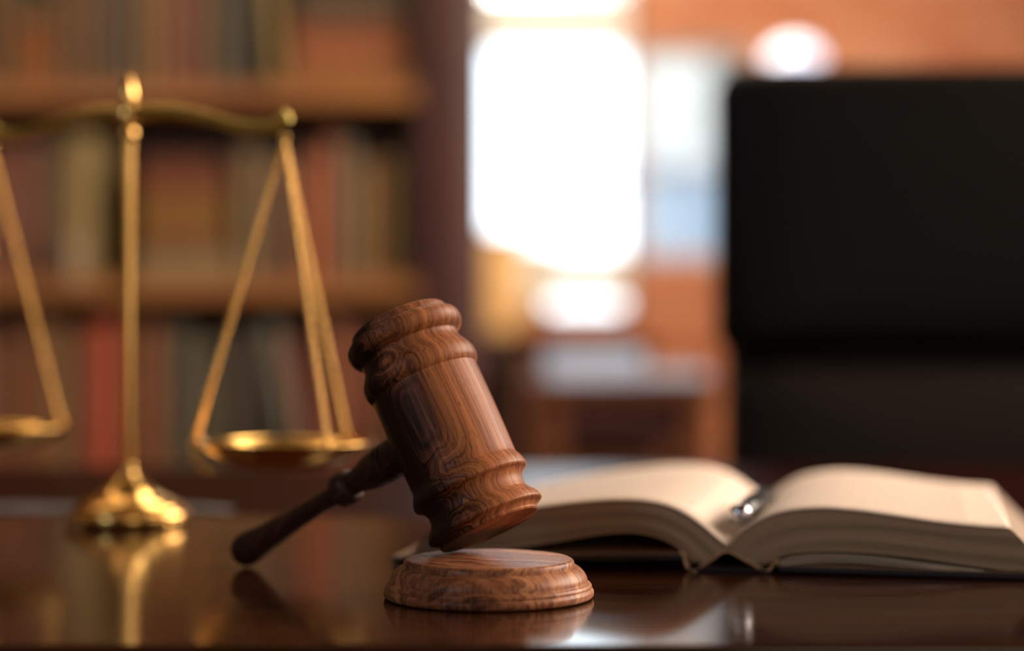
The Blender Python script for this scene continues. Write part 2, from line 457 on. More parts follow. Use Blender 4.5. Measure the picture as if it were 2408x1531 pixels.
def window(name, q, rails, fm, posts=(), fr=.03):
    x0, x1, z0, z1 = q
    root = MB()
    y0, y1 = YF+.02, YF+.09
    root.box((x0, y0, z0), (x0+fr, y1, z1)); root.box((x1-fr, y0, z0), (x1, y1, z1))
    root.box((x0, y0, z0), (x1, y1, z0+fr)); root.box((x0, y0, z1-fr), (x1, y1, z1))
    o = struct(name, root, fm)
    zz = [z0+fr]
    for (a, b) in rails:
        MB().rbox((x0+fr, y0-.004, a), (x1-fr, y1, b), .004, 1).build('rail', M['frame'], o); zz += [a, b]
    zz.append(z1-fr)
    for a, b in zip(zz[::2], zz[1::2]):
        MB().box((x0+fr, YF+.05, a), (x1-fr, YF+.056, b)).build('pane', M['glass'], o)
    return o
window('window_1', w1, [(zy(703), zy(596)), (zy(112), zy(-22))], M['frame_dark'], fr=.018)
window('window_2', w2, [(zy(398), zy(384))], M['frame'], fr=.012)

# outside: pavement, pale building, ochre wall, hedge, blue van-like panel
M['paving'] = plain('pale_paving', (.42, .40, .36), rough=.9, vs=1.5)
M['render_white'] = plain('pale_render', (.42, .36, .29), rough=.9, vs=1)
M['ochre'] = plain('ochre_render', (.36, .17, .05), rough=.9, vs=2)
M['blue'] = plain('blue_panel', (.21, .23, .25), rough=.6, vs=2)
M['leaf'] = plain('hedge_leaves', (.16, .22, .05), rough=.8, vs=40)
struct('ground', MB().box((-20, YF+.25, -.25), (20, 45, -.12)), M['paving'])
g = empty('garden_building', (3.50, 20, -.12))
MB().box((-2.1, 0, 0), (5, 5, 5.5)).build('wall', M['render_white'], g)
MB().box((-2.3, -.3, 5.5), (5.2, 5.3, 5.75)).build('roof', M['ochre'], g)
for k in range(3):
    MB().box((-1.4+k*1.9, -.05, 2.9), (-.5+k*1.9, .02, 4.2)).build('window', M['frame_dark'], g)
tag(g, 'blown-out pale building seen outside through the narrower right window', 'building')
g = empty('garden_wall', (-.4, 11, -.12))
for r in range(4):
    MB().rbox((-2.5, 0, r*.36), (.62, .3, r*.36+.355), .01, 1).build('course', M['ochre'], g)
MB().rbox((-2.55, -.03, 1.44), (.66, .33, 1.49), .01, 1).build('coping', M['ochre'], g)
tag(g, 'warm ochre garden wall outside at the lower left of the bright window', 'wall')
g = empty('garden_shed', (1.53, 12, -.12))
MB().box((-.72, 0, 0), (.9, 1.6, 2.0)).build('wall', M['blue'], g)
MB().rbox((-.78, -.08, 2.0), (.98, 1.7, 2.08), .01).build('roof', M['blue'], g)
dd = MB().rbox((-.2, -.04, .02), (.55, .01, 1.85), .01).build('door', M['blue'], g)
MB().rbox((-.14, -.08, .95), (-.10, -.04, 1.07), .01).build('handle', M['chrome'], dd)
tag(g, 'pale blue garden shed seen outside through the narrower right window', 'shed')

# ------------------------------------------------------------------ bookcase
BY = 3.5
def bz(y): return zy(y, BY)
def bx(x): return xx(x, BY)
CX0, CX1 = -2.05, bx(1138)
case = empty('bookcase', ((CX0+CX1)/2, BY, 0))
def cpart(name, mb, mat, par=None, smooth=False):
    o = mb.build(name, mat, None, smooth)
    for vv in o.data.vertices: vv.co -= case.location
    o.parent = par or case
    return o
xi = bx(984)                                 # inner edge of right upright
m = MB()                                     # right upright with a splayed front corner towards the window
pts = [(xi, BY), (bx(1086), BY), (CX1, BY+.04), (CX1, BY+.36), (xi, BY+.36)]
m.add([(x, y, 0) for x, y in pts]+[(x, y, 2.3) for x, y in pts], [tuple(range(5))[::-1], tuple(range(5, 10))]+[(i, (i+1) % 5, (i+1) % 5+5, i+5) for i in range(5)])
cpart('side_panel', m, M['case_dark'])
cpart('side_panel', MB().rbox((CX0, BY, 0), (CX0+.05, BY+.36, 2.3), .004), M['case_dark'])
cpart('back_panel', MB().box((CX0+.05, BY+.33, .06), (xi, BY+.35, 2.28)), M['case'])
shelf_tops = [bz(1112), bz(656), bz(196), bz(196)+.36]
for i, zt in enumerate(shelf_tops):
    cpart('shelf', MB().rbox((CX0+.05, BY+.004, zt-.036), (xi, BY+.33, zt), .004), M['shelf'])
cpart('plinth', MB().rbox((CX0+.05, BY+.01, 0), (xi, BY+.05, shelf_tops[0]-.036), .004), M['case_dark'])
cpart('cornice', MB().rbox((CX0-.02, BY-.03, 2.24), (CX1+.02, BY+.37, 2.32), .01), M['case_dark'])
tag(case, 'tall dark brown wooden bookcase with shelves of old books behind the brass scale', 'bookcase')

def c8(r, g, b, k=1.8):
    g *= 1.03; b *= .8
    f = lambda c: ((c/255+.055)/1.055)**2.4 if c > 10 else c/255/12.92
    return tuple(min(f(c)*k, .85) for c in (r, g, b))
book_mats = {}
def bmat(c):
    if c not in book_mats:
        book_mats[c] = plain('book_cloth_%d' % len(book_mats), c8(*c), rough=.55, var=.12, vs=60)
    return book_mats[c]
def shelf_book(x0, x1, z0, z1, col, lab, grp, lean=0.0, flat=False, depth=.19):
    """upright: x0..x1 is the thickness; flat: x0..x1 is the spine length"""
    wd, hh = x1-x0, z1-z0
    root = empty('book', ((x0+x1)/2, BY+.03, z0)); mt = bmat(col)
    t = .003
    if not flat:
        cv = MB().rbox((-wd/2+.0005, .004, 0), (-wd/2+t, depth, hh), .001, 1).rbox((wd/2-t, .004, 0), (wd/2-.0005, depth, hh), .001, 1)
        n = 5; pr = [(-wd/2+.0005+(wd-.001)*i/n, .004-.006*math.sin(PI*i/n)) for i in range(n+1)]
        vs = [(x, y, 0) for x, y in pr]+[(x, y, hh) for x, y in pr]+[(x, .008, 0) for x, y in pr]+[(x, .008, hh) for x, y in pr]
        fs = [(i, i+1, i+n+2, i+n+1) for i in range(n)]+[(i, i+n+1+n+1, i+1+2*(n+1), i+1) for i in range(n)]+[(i+n+1, i+n+2, i+1+3*(n+1), i+3*(n+1)) for i in range(n)]
        cv.add(vs, fs).build('cover', mt, root)
        MB().box((-wd/2+t, .009, .003), (wd/2-t, depth-.006, hh-.004)).build('pages', M['page_edge_light'], root)
        for zz in (.78, .2):
            MB().rbox((-wd/2+.002, -.0045, hh*zz), (wd/2-.002, .006, hh*zz+.004), .001, 1).build('spine_band', mt, root)
    else:
        MB().rbox((-wd/2, 0, 0), (wd/2, depth, t), .001, 1).rbox((-wd/2, 0, hh-t), (wd/2, depth, hh-.0005), .001, 1).rbox((-wd/2, -.002, .0), (wd/2, .004, hh-.0005), .0015, 1).build('cover', mt, root)
        MB().box((-wd/2+.004, .005, t), (wd/2-.004, depth-.006, hh-t)).build('pages', M['page_edge_light'], root)
    root.rotation_euler = (0, lean, 0)
    tag(root, lab, 'book', grp)
    return root

cname = {}
def colour_name(c):
    r, g, b = c
    l = (r+g+b)/3
    if r > 1.75*g and l > 55: return 'red'
    if r > 1.6*b and l > 78: return 'tan' if g > .64*r else 'orange-brown'
    if abs(r-b) < 22: return 'charcoal' if l < 58 else ('grey' if l < 74 else 'pale grey')
    if l < 58: return 'dark brown'
    return 'brown' if l < 75 else 'light brown'
rows = {
 'top': (shelf_tops[2], -80, [(-470,-430,60,45,35),(-430,-380,110,60,40),(-380,-330,70,50,40),(-330,-290,95,45,38),(-290,-240,80,62,42),(-240,-190,60,52,48),(-190,-150,120,70,40),(-150,-110,75,50,38),(-110,-60,62,45,34),(-60,-8,90,60,40),
    (-8,38,66,50,36),(112,152,84,58,42),(154,192,88,58,30),(194,250,74,58,52),(252,282,66,50,42),(284,312,60,46,38),(314,352,96,68,40),(354,392,106,70,48),(394,430,84,44,42),(432,480,92,56,38),(482,536,62,54,50),(538,588,48,42,38)]),
 'middle': (shelf_tops[1], 318, [(-470,-420,70,50,40),(-420,-370,100,50,38),(-370,-320,62,52,46),(-320,-270,90,70,48),(-270,-230,110,60,36),(-230,-180,60,48,40),(-180,-140,84,60,44),(-140,-90,72,44,36),(-90,-50,66,56,48),(-48,-4,98,52,42),
    (-2,28,92,62,52),(30,62,104,50,44),(64,96,72,52,44),(98,130,78,52,38),(136,212,112,94,76),(546,598,100,80,66),(600,640,72,50,38),(642,672,86,56,38),(674,698,66,46,36),(702,744,126,64,40),(746,790,112,60,42),(792,832,76,66,62),(834,866,108,84,54),(868,886,110,52,44),(888,926,92,72,46),(928,962,62,46,32)]),
 'bottom': (shelf_tops[0], 752, [(-470,-410,66,46,36),(-410,-350,92,54,40),(-350,-300,70,60,54),(-300,-250,110,52,42),(-250,-200,60,46,40),(-200,-140,86,64,44),(-140,-90,70,44,34),(-90,-40,98,62,44),
    (-38,4,84,52,38),(6,48,98,58,40),(50,96,90,54,38),(98,150,108,78,58),(152,188,60,40,32),(190,268,136,62,50),(270,314,66,42,34),(316,370,108,62,40),(372,404,66,54,50),(406,438,62,58,56),(440,504,70,62,60),(522,560,54,42,40),(562,598,52,42,44),(752,798,106,62,44),(800,834,100,44,38),(836,880,92,54,38),(882,922,86,52,38),(924,962,84,50,36)]),
}
def between(i, L_):
    me = colour_name(L_[i][2:])
    lft = colour_name(L_[i-1][2:]) if i > 0 and L_[i][0]-L_[i-1][1] < 12 else None
    rgt = colour_name(L_[i+1][2:]) if i < len(L_)-1 and L_[i+1][0]-L_[i][1] < 12 else None
    return me, lft, rgt
spot = [(-999,-5,'left of the picture edge'),(-5,135,'at the left picture edge'),(135,270,'left of the brass pole'),(270,345,'behind the brass pole'),(345,520,'right of the brass pole'),(520,645,'left of the right-hand chain'),(645,760,'behind the right-hand scale chains'),(760,880,'right of the scale chains'),(880,999,'by the bookcase upright')]
ORD = ['first','second','third','fourth','fifth','sixth','seventh','eighth','ninth','tenth']
used = {}
for rn, (z0, ytop, L_) in rows.items():
    for i, q in enumerate(L_):
        me, lf, rg = between(i, L_)
        mid_x = (q[0]+q[1])/2
        sp_ = [s for a, b, s in spot if a <= mid_x < b][0]
        grp_i = [k for k in range(len(L_)) if [s for a, b, s in spot if a <= (L_[k][0]+L_[k][1])/2 < b][0] == sp_]
        n_ = grp_i.index(i)
        same = [k for k in grp_i if colour_name(L_[k][2:]) == me]
        o_ = '' if len(same) == 1 else ORD[same.index(i)]+' from left, '
        lab = '%s book on the %s shelf, %s%s' % (me, rn, o_, sp_)
        used[lab] = used.get(lab, 0)+1
        hgt = bz(ytop)-z0 - random.uniform(0, .045)
        if q[0] == 136: hgt = bz(312)-z0
        if rn == 'top': hgt = .27+random.uniform(-.03, .02)
        wx = random.uniform(0, .02)
        b_ = shelf_book(bx(q[0])+.001, bx(q[1])-.001, z0+.0005, z0+hgt, q[2:], lab, 'upright books on the %s shelf' % rn, depth=.19+wx)
# leaning books
def lean_book(xb, z0, wd, hh, ang, col, lab):
    # rotates about its lower corner so that it stands on the shelf
    o = shelf_book(xb, xb+wd, z0+.0006, z0+hh, col, lab, 'leaning books')
    o.rotation_euler = (0, ang, 0)
    o.location.z += abs(math.sin(ang))*wd/2
lean_book(bx(590)+.032, shelf_tops[2], .026, .28, -.10, (104, 84, 48), 'olive-tan book leaning left against dark books on the top shelf')
lean_book(bx(600)+.050, shelf_tops[0], .029, .27, -.17, (78, 76, 80), 'slate grey book leaning left on the bottom shelf')
lean_book(bx(600)+.083, shelf_tops[0], .026, .25, -.17, (100, 50, 44), 'dull red book leaning on a slate grey one on the bottom shelf')
# flat stacks
def stack(x0, x1, z0, items, where, grp):
    z = z0+.0006
    for i, (th, dx0, dx1, col) in enumerate(items):
        n = ['bottom', 'second', 'third', 'fourth', 'fifth', 'sixth'][i]
        if i == len(items)-1: n = 'top'
        shelf_book(bx(x0+dx0), bx(x1+dx1), z, z+th, col, '%s book lying flat, %s from below %s' % (colour_name(col), n, where), grp, flat=True)
        z += th+.0006
stack(316, 536, shelf_tops[1], [(.050, -6, 4, (108, 90, 80)), (.034, 0, -10, (92, 56, 36)), (.036, 4, -16, (108, 74, 40)), (.036, 0, -14, (100, 68, 38)), (.034, 2, -8, (94, 50, 32)), (.032, 6, -30, (80, 42, 30))],
      'in stack behind the scale', 'flat stack on the middle shelf')
stack(668, 964, shelf_tops[2], [(.036, 0, 0, (104, 62, 34)), (.044, 20, -8, (120, 70, 52)), (.034, 4, -20, (98, 52, 34)), (.032, 24, -6, (70, 50, 44)), (.04, 20, -16, (62, 52, 48))],
      'in stack beside the bookcase upright', 'flat stack on the top shelf')
stack(34, 104, shelf_tops[2], [(.040, 0, 4, (112, 66, 36)), (.046, 2, 0, (116, 70, 36)), (.030, 0, -2, (110, 54, 30)), (.05, 4, 0, (84, 68, 50))],
      'in stack at top left', 'flat stack at the left of the top shelf')
# small pale ornament head standing before the pale book and on the slate book
def ornament(x, z, yoff, hh, rr, lab, mat):
    o = empty('stone_bust', (x, BY+yoff, z))
    MB().lathe([(0, 0), (rr*.8, 0), (rr*.85, hh*.12), (rr*.5, hh*.2), (rr*.42, hh*.3)], 20).build('foot', mat, o, True, 40)
    MB().lathe(smooth_profile([(rr*.42, hh*.3), (rr*.85, hh*.45), (rr, hh*.66), (rr*.75, hh*.9), (0, hh)]), 20).build('head', mat, o, True)
    tag(o, lab, 'ornament')
M['stone'] = plain('pale_stone', (.45, .34, .25), rough=.7)
ornament(bx(172), shelf_tops[1]+.0005, .014-.004+.012-.03+.012, .075, .012, 'small pale stone ornament standing in front of the pale book on the middle shelf', M['stone'])

# ------------------------------------------------------------------ the desk
DY0, DY1 = .768, 1.754
desk = empty('desk', (0, 1.26, 0))
def desk_part(name, mb, mat, smooth=False):
    o = mb.build(name, mat, None, smooth)
    for vv in o.data.vertices: vv.co -= desk.location
    o.parent = desk; return o
def slab(pts, z0, z1, r=.004):
    bm = bmesh.new()
    vs = [bm.verts.new((x, y, z1)) for x, y in pts]
    f = bm.faces.new(vs); ex = bmesh.ops.extrude_face_region(bm, geom=[f])
    for vv in ex['geom']:
        if isinstance(vv, bmesh.types.BMVert): vv.co.z = z0
    bmesh.ops.recalc_face_normals(bm, faces=bm.faces)
    bmesh.ops.bevel(bm, geom=bm.edges[:], offset=r, segments=4, profile=.5, affect='EDGES')
    mb = MB(); bm.verts.ensure_lookup_table(); mb.add([v.co.copy() for v in bm.verts], [tuple(v.index for v in q.verts) for q in bm.faces]); bm.free(); return mb
def seam(x): return 1.315 + (x+.352)*(-.12)
DX0, DX1 = -1.15, 1.35
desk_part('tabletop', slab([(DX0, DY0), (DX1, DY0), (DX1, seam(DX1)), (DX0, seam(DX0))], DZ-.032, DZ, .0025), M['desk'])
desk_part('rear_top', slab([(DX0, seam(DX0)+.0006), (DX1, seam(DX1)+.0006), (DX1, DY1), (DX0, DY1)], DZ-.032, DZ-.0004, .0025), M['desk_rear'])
desk_part('apron', MB().box((DX0+.04, DY0+.03, DZ-.10), (DX1-.04, DY0+.05, DZ-.033)), M['desk_rear'])
for sx in (DX0+.05, DX1-.45):
    desk_part('pedestal', MB().rbox((sx, DY0+.06, 0), (sx+.40, DY1-.30, DZ-.0335), .006), M['desk_rear'])
for sx in (DX0+.05, DX1-.11):
    desk_part('leg', MB().rbox((sx, DY1-.12, 0), (sx+.06, DY1-.06, DZ-.0335), .006), M['desk_rear'])
tag(desk, 'polished dark mahogany desk carrying the gavel, scale and open book', 'desk')

# ------------------------------------------------------------------ sound block
bc = Vector((0, .9056, 0)); bc.x = (1149.5-1204)/F*.9056
blk = [(0,0),(.0468,0),(.0490,.0006),(.0497,.0020),(.0496,.0036),(.0488,.0047),(.0486,.0050),(.0487,.0058),(.0481,.0069),(.0472,.0075),(.0468,.0079),
       (.0463,.0100),(.0450,.0122),(.0430,.0141),(.0414,.0149),(.0407,.0151),(.0406,.0157),(.0404,.0166),(.0399,.0177),(.0390,.0183),(.0380,.01838),(0,.01838)]
prof = smooth_profile(blk, 4, crisp=(0,1,5,9,10,15,19,20))
sb = MB().lathe(prof, 128).build('sound_block', M['block'], None, True, 28)
sb.location = (bc.x, bc.y, DZ)
tag(sb, 'round light rosewood sound block with stepped rim under the gavel head', 'sound block')

# ------------------------------------------------------------------ gavel
R_ = math.radians
lean, tilt = R_(23.9), R_(12.6)
vv_ = Vector((-.0364, 1, -.052)).normalized(); rr_ = Vector((1, .0364, 0)).normalized(); uu_ = rr_.cross(vv_)
ax = (math.cos(tilt)*(-math.sin(lean)*rr_+math.cos(lean)*uu_)+math.sin(tilt)*vv_).normalized()
low = (-Vector((0, 0, 1))+ax.z*ax).normalized()
ct = Vector(((1060-1204)/F*.93, .93, .0180))
bcen = ct-.0256*low
C = bcen+.0555*ax
butt = Vector((-.1370, 1.0158, .0110))
hd = (butt-C); hd = (hd-hd.dot(ax)*ax).normalized()
HB = [(.1360,.0072),(.1470,.0083),(.1500,.00868),(.1530,.0089),(.1555,.0089),(.1575,.0086),(.1590,.0081),(.1602,.0072),(.1610,.0058),(.1614,.0045)]
def lowest(C_, h_): return min(C_.z+x_*h_.z-r_*math.sqrt(1-h_.z**2) for x_, r_ in HB)
# the handle is set into the head a degree or two off square; turn it until its butt rests on the desk
side_ = ax.cross(hd).normalized()
cand = min((abs(lowest(C, Matrix.Rotation(a_*.0002, 3, side_) @ hd)-.0005), a_*.0002) for a_ in range(-400, 401))
hd2 = (Matrix.Rotation(cand[1], 3, side_) @ hd).normalized()
print('handle off square by', math.degrees(cand[1]))
gav = empty('gavel', (C.x, C.y, DZ))
yv = ax.cross(hd)
Rm = Matrix((hd, yv, ax)).transposed().to_4x4()          # local x = handle direction, z = head axis
Rm.translation = Vector((0, 0, C.z))
k = .0002060
def hp(s, r): # image pixels along the axis / radius -> metres
    sc_ = (.917+.0266*s/545)/.93
    return (r*.0002067*sc_, s*.0002067/.996*sc_-.0555)
ctrl = [(0,0),(0,118),(1.0,122),(4,124.6),(8,123.6),(16,130),(22,142),(25,144.4),(32,143.2),(43,138),(52,130),(60,124.5),(62,122.6),
        (76,120.5),(90,123),(101,131),(107,141),(110,143.4),(116,143.8),(126,141.5),(136,137),(145,132.5),(147,131.5),(200,132.3),(265,132.8),(330,132),(381,131),(383,133.5),
        (392,139),(404,141),(416,140),(426,136),(433,131.5),(446,123.5),(459,119.5),(468,120.5),(470,122),(473,128),(480,136.5),(492,141.8),(504,142),(514,138),(521,130),(523,124),
        (525,120.5),(530,120),(537,118),(541,113),(543,104),(543,0)]
crisp = (1,2,3,6,11,12,16,17,21,22,26,27,31,36,37,43,44,48)
prof = smooth_profile([hp(s, r) for s, r in ctrl], 4, crisp=crisp)
head = MB().lathe(prof, 144).build('head', M['gavel'], gav, True, 30)
head.matrix_local = Rm
# handle: lathed about +x of the gavel frame
hc = [(.0102,.0240),(.0104,.0300),(.0103,.0345),(.0102,.0372),(.0093,.0376),(.0093,.0382),(.0102,.0386),(.0102,.0408),(.0093,.0413),(.0094,.0419),(.0102,.0424),(.0099,.0470),(.0091,.0530),(.0074,.0600),(.0064,.0652),(.0062,.0676),
      (.0074,.0680),(.0089,.0700),(.0094,.0728),(.0094,.0752),(.0088,.0780),(.0073,.0800),(.0055,.0806),(.0052,.0850),(.0051,.0950),(.0055,.1080),(.0062,.1220),(.0072,.1360),(.0083,.1470),(.0089,.1530),(.0086,.1575),(.0072,.1602),(.0045,.1614),(0,.1617)]
hprof = smooth_profile(hc, 4, crisp=(3,6,7,10,15,16,21,22))
Hm = Matrix((yv, hd2.cross(yv), hd2)).transposed().to_4x4(); Hm.translation = Vector((0, 0, C.z))
hnd = MB().lathe(hprof, 72).build('handle', M['handle'], gav, True, 30)
hnd.matrix_local = Hm
# rest the butt on the desk: shift so that nothing dips below the top
zmin = min((Hm @ v.co).z for v in hnd.data.vertices)
hmin = min((Rm @ v.co).z for v in head.data.vertices)-.01838
gav.location.z += max(.0002-zmin, .0002-hmin)
print('gavel butt lowest above desk', zmin, 'head lowest over block', min((Rm @ v.co).z for v in head.data.vertices)-.01838)
tag(gav, 'turned dark rosewood gavel, head leaning on the sound block, handle resting on the desk', 'gavel')

# ------------------------------------------------------------------ brass scale
SC = Vector((-.2485, 1.24, DZ))
sc = empty('balance_scale', SC)
BR, BD = M['brass'], M['brass_dull']
base = smooth_profile([(0,.0022),(.0375,.0022),(.0392,.0034),(.0396,.0062),(.0388,.0086),(.0366,.0096),(.0352,.0102),(.0340,.0122),(.0325,.0135),(.0285,.0160),(.0225,.0190),(.0165,.0230),(.0112,.0276),(.0066,.0312),(.0052,.0330),(.0048,.0345)], 4, crisp=(1,5,6))
MB().lathe(base, 72).build('base', BR, sc, True, 40)
for kk in range(4):
    a = R_(48+90*kk)
    MB().lathe([(0, 0), (.0022, .0002), (.0036, .0018), (.0038, .0036), (.0022, .0052), (0, .0056)], 16, Matrix.Translation((.0372*math.cos(a), .0372*math.sin(a), 0))).build('foot', BR, sc, True)
MB().lathe(smooth_profile([(.0050,.0335),(.0052,.0360),(.0048,.0380),(.0041,.060),(.0040,.240),(.0042,.2495)], 4), 16).build('pole', BR, sc, False)
MB().lathe(smooth_profile([(.0045,.249),(.0055,.2505),(.0058,.2530),(.0050,.2560),(.0072,.2600),(.0078,.2640),(.0072,.2690),(.0056,.2712),(.0046,.2722),(.0052,.2750),(.0050,.2800),(.0034,.2860),(.0014,.2915),(0,.2945)], 4), 24).build('finial', BR, sc, True)
# beam
HR = Vector((-.1392, 1.17, DZ+.2475))-SC; HL = Vector((-.3570, 1.31, DZ+.2560))-SC
bd = (HR-HL).normalized(); cz = .2655
def beam_pts():
    out = []
    for side, E_ in ((-1, HL), (1, HR)):
        q = [(0, cz), (.12, cz+.0004), (.30, cz-.0010), (.50, cz-.0060), (.68, cz-.0122), (.84, cz-.0152), (.95, cz-.0138), (1.02, cz-.0085)]
        out.append([Vector((E_.x*t, E_.y*t, z+(t*(E_.z-HR.z) if side < 0 else 0))) for t, z in q])
    return out[0][::-1]+out[1][1:]
bp = spline(beam_pts(), 6)
rad = []
L_ = len(bp)
for i in range(L_):
    t = abs(i/(L_-1)-.5)*2
    rad.append(.0055-.0016*t+(.0006*math.sin(i*2.4) if t > .6 else 0))
bm_ = MB().tube(bp, rad, 12)
bm_.build('beam', BD, sc, True)
for E_ in (HL, HR):
    MB().lathe([(0,-.001),(.0030,.0005),(.0036,.003),(.0024,.0055),(.0012,.0085),(0,.0105)], 16, Matrix.Translation((E_.x*1.025, E_.y*1.025, E_.z+.0035)) @ Matrix.Diagonal((.5, .5, .9, 1))).build('end_knob', BD, sc, True)
# hanging pans
def link_mesh(p, t, up, ln_, wd, r, mb, n=8, s=5):
    sd = t.cross(up).normalized(); upn = sd.cross(t)
    ring = []
    for i in range(n):
        a = 2*PI*i/n
        c_ = p+t*(ln_/2*math.cos(a))+upn*(wd/2*math.sin(a))
        rd = (t*math.cos(a)/ (ln_/2)+upn*math.sin(a)/(wd/2)).normalized()
        ring.append([c_+r*(math.cos(2*PI*j/s)*rd+math.sin(2*PI*j/s)*sd) for j in range(s)])
    st = len(mb.v)
    for q in ring: mb.v += q
    for i in range(n):
        for j in range(s):
            a0 = st+i*s+j; a1 = st+i*s+(j+1) % s; b0 = st+((i+1) % n)*s+j; b1 = st+((i+1) % n)*s+(j+1) % s
            mb.f.append((a0, b0, b1, a1))
def chain(a, b, name, par, mat, pitch=.0023, sag=0):
    mb = MB(); d = b-a; n = int(d.length/pitch); t = d.normalized(); u0 = t.orthogonal().normalized(); w0 = t.cross(u0)
    for i in range(n+1):
        ang = PI/4+i*PI/2
        link_mesh(a+d*(i/n), t, math.cos(ang)*u0+math.sin(ang)*w0, .0038, .0031, .0007, mb)
    return mb.build(name, mat, par, True)
PR = .0545
def pan(E_, zp, thetas, tail):
    ctr = Vector((E_.x, E_.y, zp))
    pr = smooth_profile([(0,-.0160),(.020,-.0150),(.036,-.0108),(.047,-.0045),(.0520,-.0004),(.0548,.0006),(.0556,.0014),(.0548,.0020),(.0516,.0008),(.0465,-.0030),(.0355,-.0093),(.020,-.0134),(0,-.0143)], 4)
    o = MB().lathe(pr, 72, Matrix.Translation(ctr)).build('pan', BR, sc, True)
    top = E_+Vector((0, 0, -.006))
    MB().tube([top+Vector((.0022*math.sin(a), 0, .0022*math.cos(a)+.0020)) for a in [x*PI/6 for x in range(13)]], .0007, 8).build('hook', BR, o, True)
    for i, th in enumerate(thetas):
        a = R_(th); q = ctr+Vector((PR*math.cos(a), PR*math.sin(a), .0032))
        chain(top, q, 'chain', o, BR)
        MB().tube([q+Vector((.0026*math.cos(x)*math.cos(a), .0026*math.cos(x)*math.sin(a), .0034*math.sin(x)-.0022)) for x in [y*PI/8 for y in range(17)]], .0008, 8).build('ring', BR, o, True)
    if tail:
        a = R_(thetas[0]); q = ctr+Vector((PR*math.cos(a)*1.035, PR*math.sin(a), .0))
        cv = [q+Vector(p) for p in ((0, 0, 0), (.0010, 0, -.0055), (.0040, 0, -.0105), (.0085, 0, -.0150), (.0125, 0, -.0185))]
        cs = spline(cv, 4); mb = MB()
        for i, p_ in enumerate(cs[:-1]):
            t_ = (cs[i+1]-p_).normalized(); u_ = Vector((0, 1, 0)) if i % 2 else t_.cross(Vector((0, 1, 0)))
            link_mesh(p_, t_, u_, .0038, .0031, .0007, mb)
        mb.build('chain_tail', BR, o, True)
    return o
pan(HR, .0562, (180, 304, 51), True)
pan(HL, .0580, (164, 284, 44), False)
tag(sc, 'polished brass balance scale with two chain-hung pans standing on the desk', 'scale')

# pale strip standing in for glints on the desk behind the scale
p_ = empty('glint_strip', (-.315, 1.325, DZ-.0003))
mesh = []
N_ = 14
vs = []; fs = []
for i in range(N_+1):
    x = -.135+.255*i/N_
    for j in range(5):
        y = (-.012+.055*j/4)*(1-abs(i/N_-.5)**3*5.5); vs.append((x, y, .0008+.0012*math.sin(i*.9)**2))
for i in range(N_):
    for j in range(4): fs.append((i*5+j, (i+1)*5+j, (i+1)*5+j+1, i*5+j+1))
o = mesh_obj('sheet', vs, fs, M['slip'], p_, True)
sd = o.modifiers.new('thick', 'SOLIDIFY'); sd.thickness = .0006
tag(p_, 'narrow pale grey strip standing in for desk glints behind the scale base', 'paper')

# ------------------------------------------------------------------ open book
O = Vector((.1127, .998, DZ)); ang = R_(12)
ex = Vector((math.cos(ang), -math.sin(ang), 0)); ey = Vector((math.sin(ang), math.cos(ang), 0))
book = empty('open_book', O, -ang)
def fp(x, y):
    t = (x-1204)/F
    s = (t*O.y-O.x)/(ex.x-ex.y*t)
    D = O.y+ex.y*s
    return Vector((s, 0, H-(y-765)/F*D))
LT = [fp(1712,1287), fp(1690,1268), fp(1640,1227), fp(1590,1197), fp(1530,1181), fp(1450,1177), fp(1350,1184), fp(1250,1197), fp(1130,1218), fp(1015,1242)]
LB = [fp(1640,1334), fp(1622,1318), fp(1600,1294), fp(1565,1272), fp(1520,1258), fp(1470,1253), fp(1400,1259), fp(1300,1276), fp(1180,1294), fp(1070,1306), fp(955,1318)]
RT = [fp(1712,1287), fp(1738,1256), fp(1790,1222), fp(1850,1203), fp(1930,1196), fp(2010,1201), fp(2100,1213), fp(2200,1228), fp(2300,1239), fp(2378,1244)]
RB = [fp(1792,1338), fp(1810,1322), fp(1835,1309), fp(1880,1301), fp(1950,1298), fp(2050,1302), fp(2150,1312), fp(2280,1330), fp(2400,1347), fp(2490,1358)]
BL = .264
NU, NV, ND = 48, 14, 10
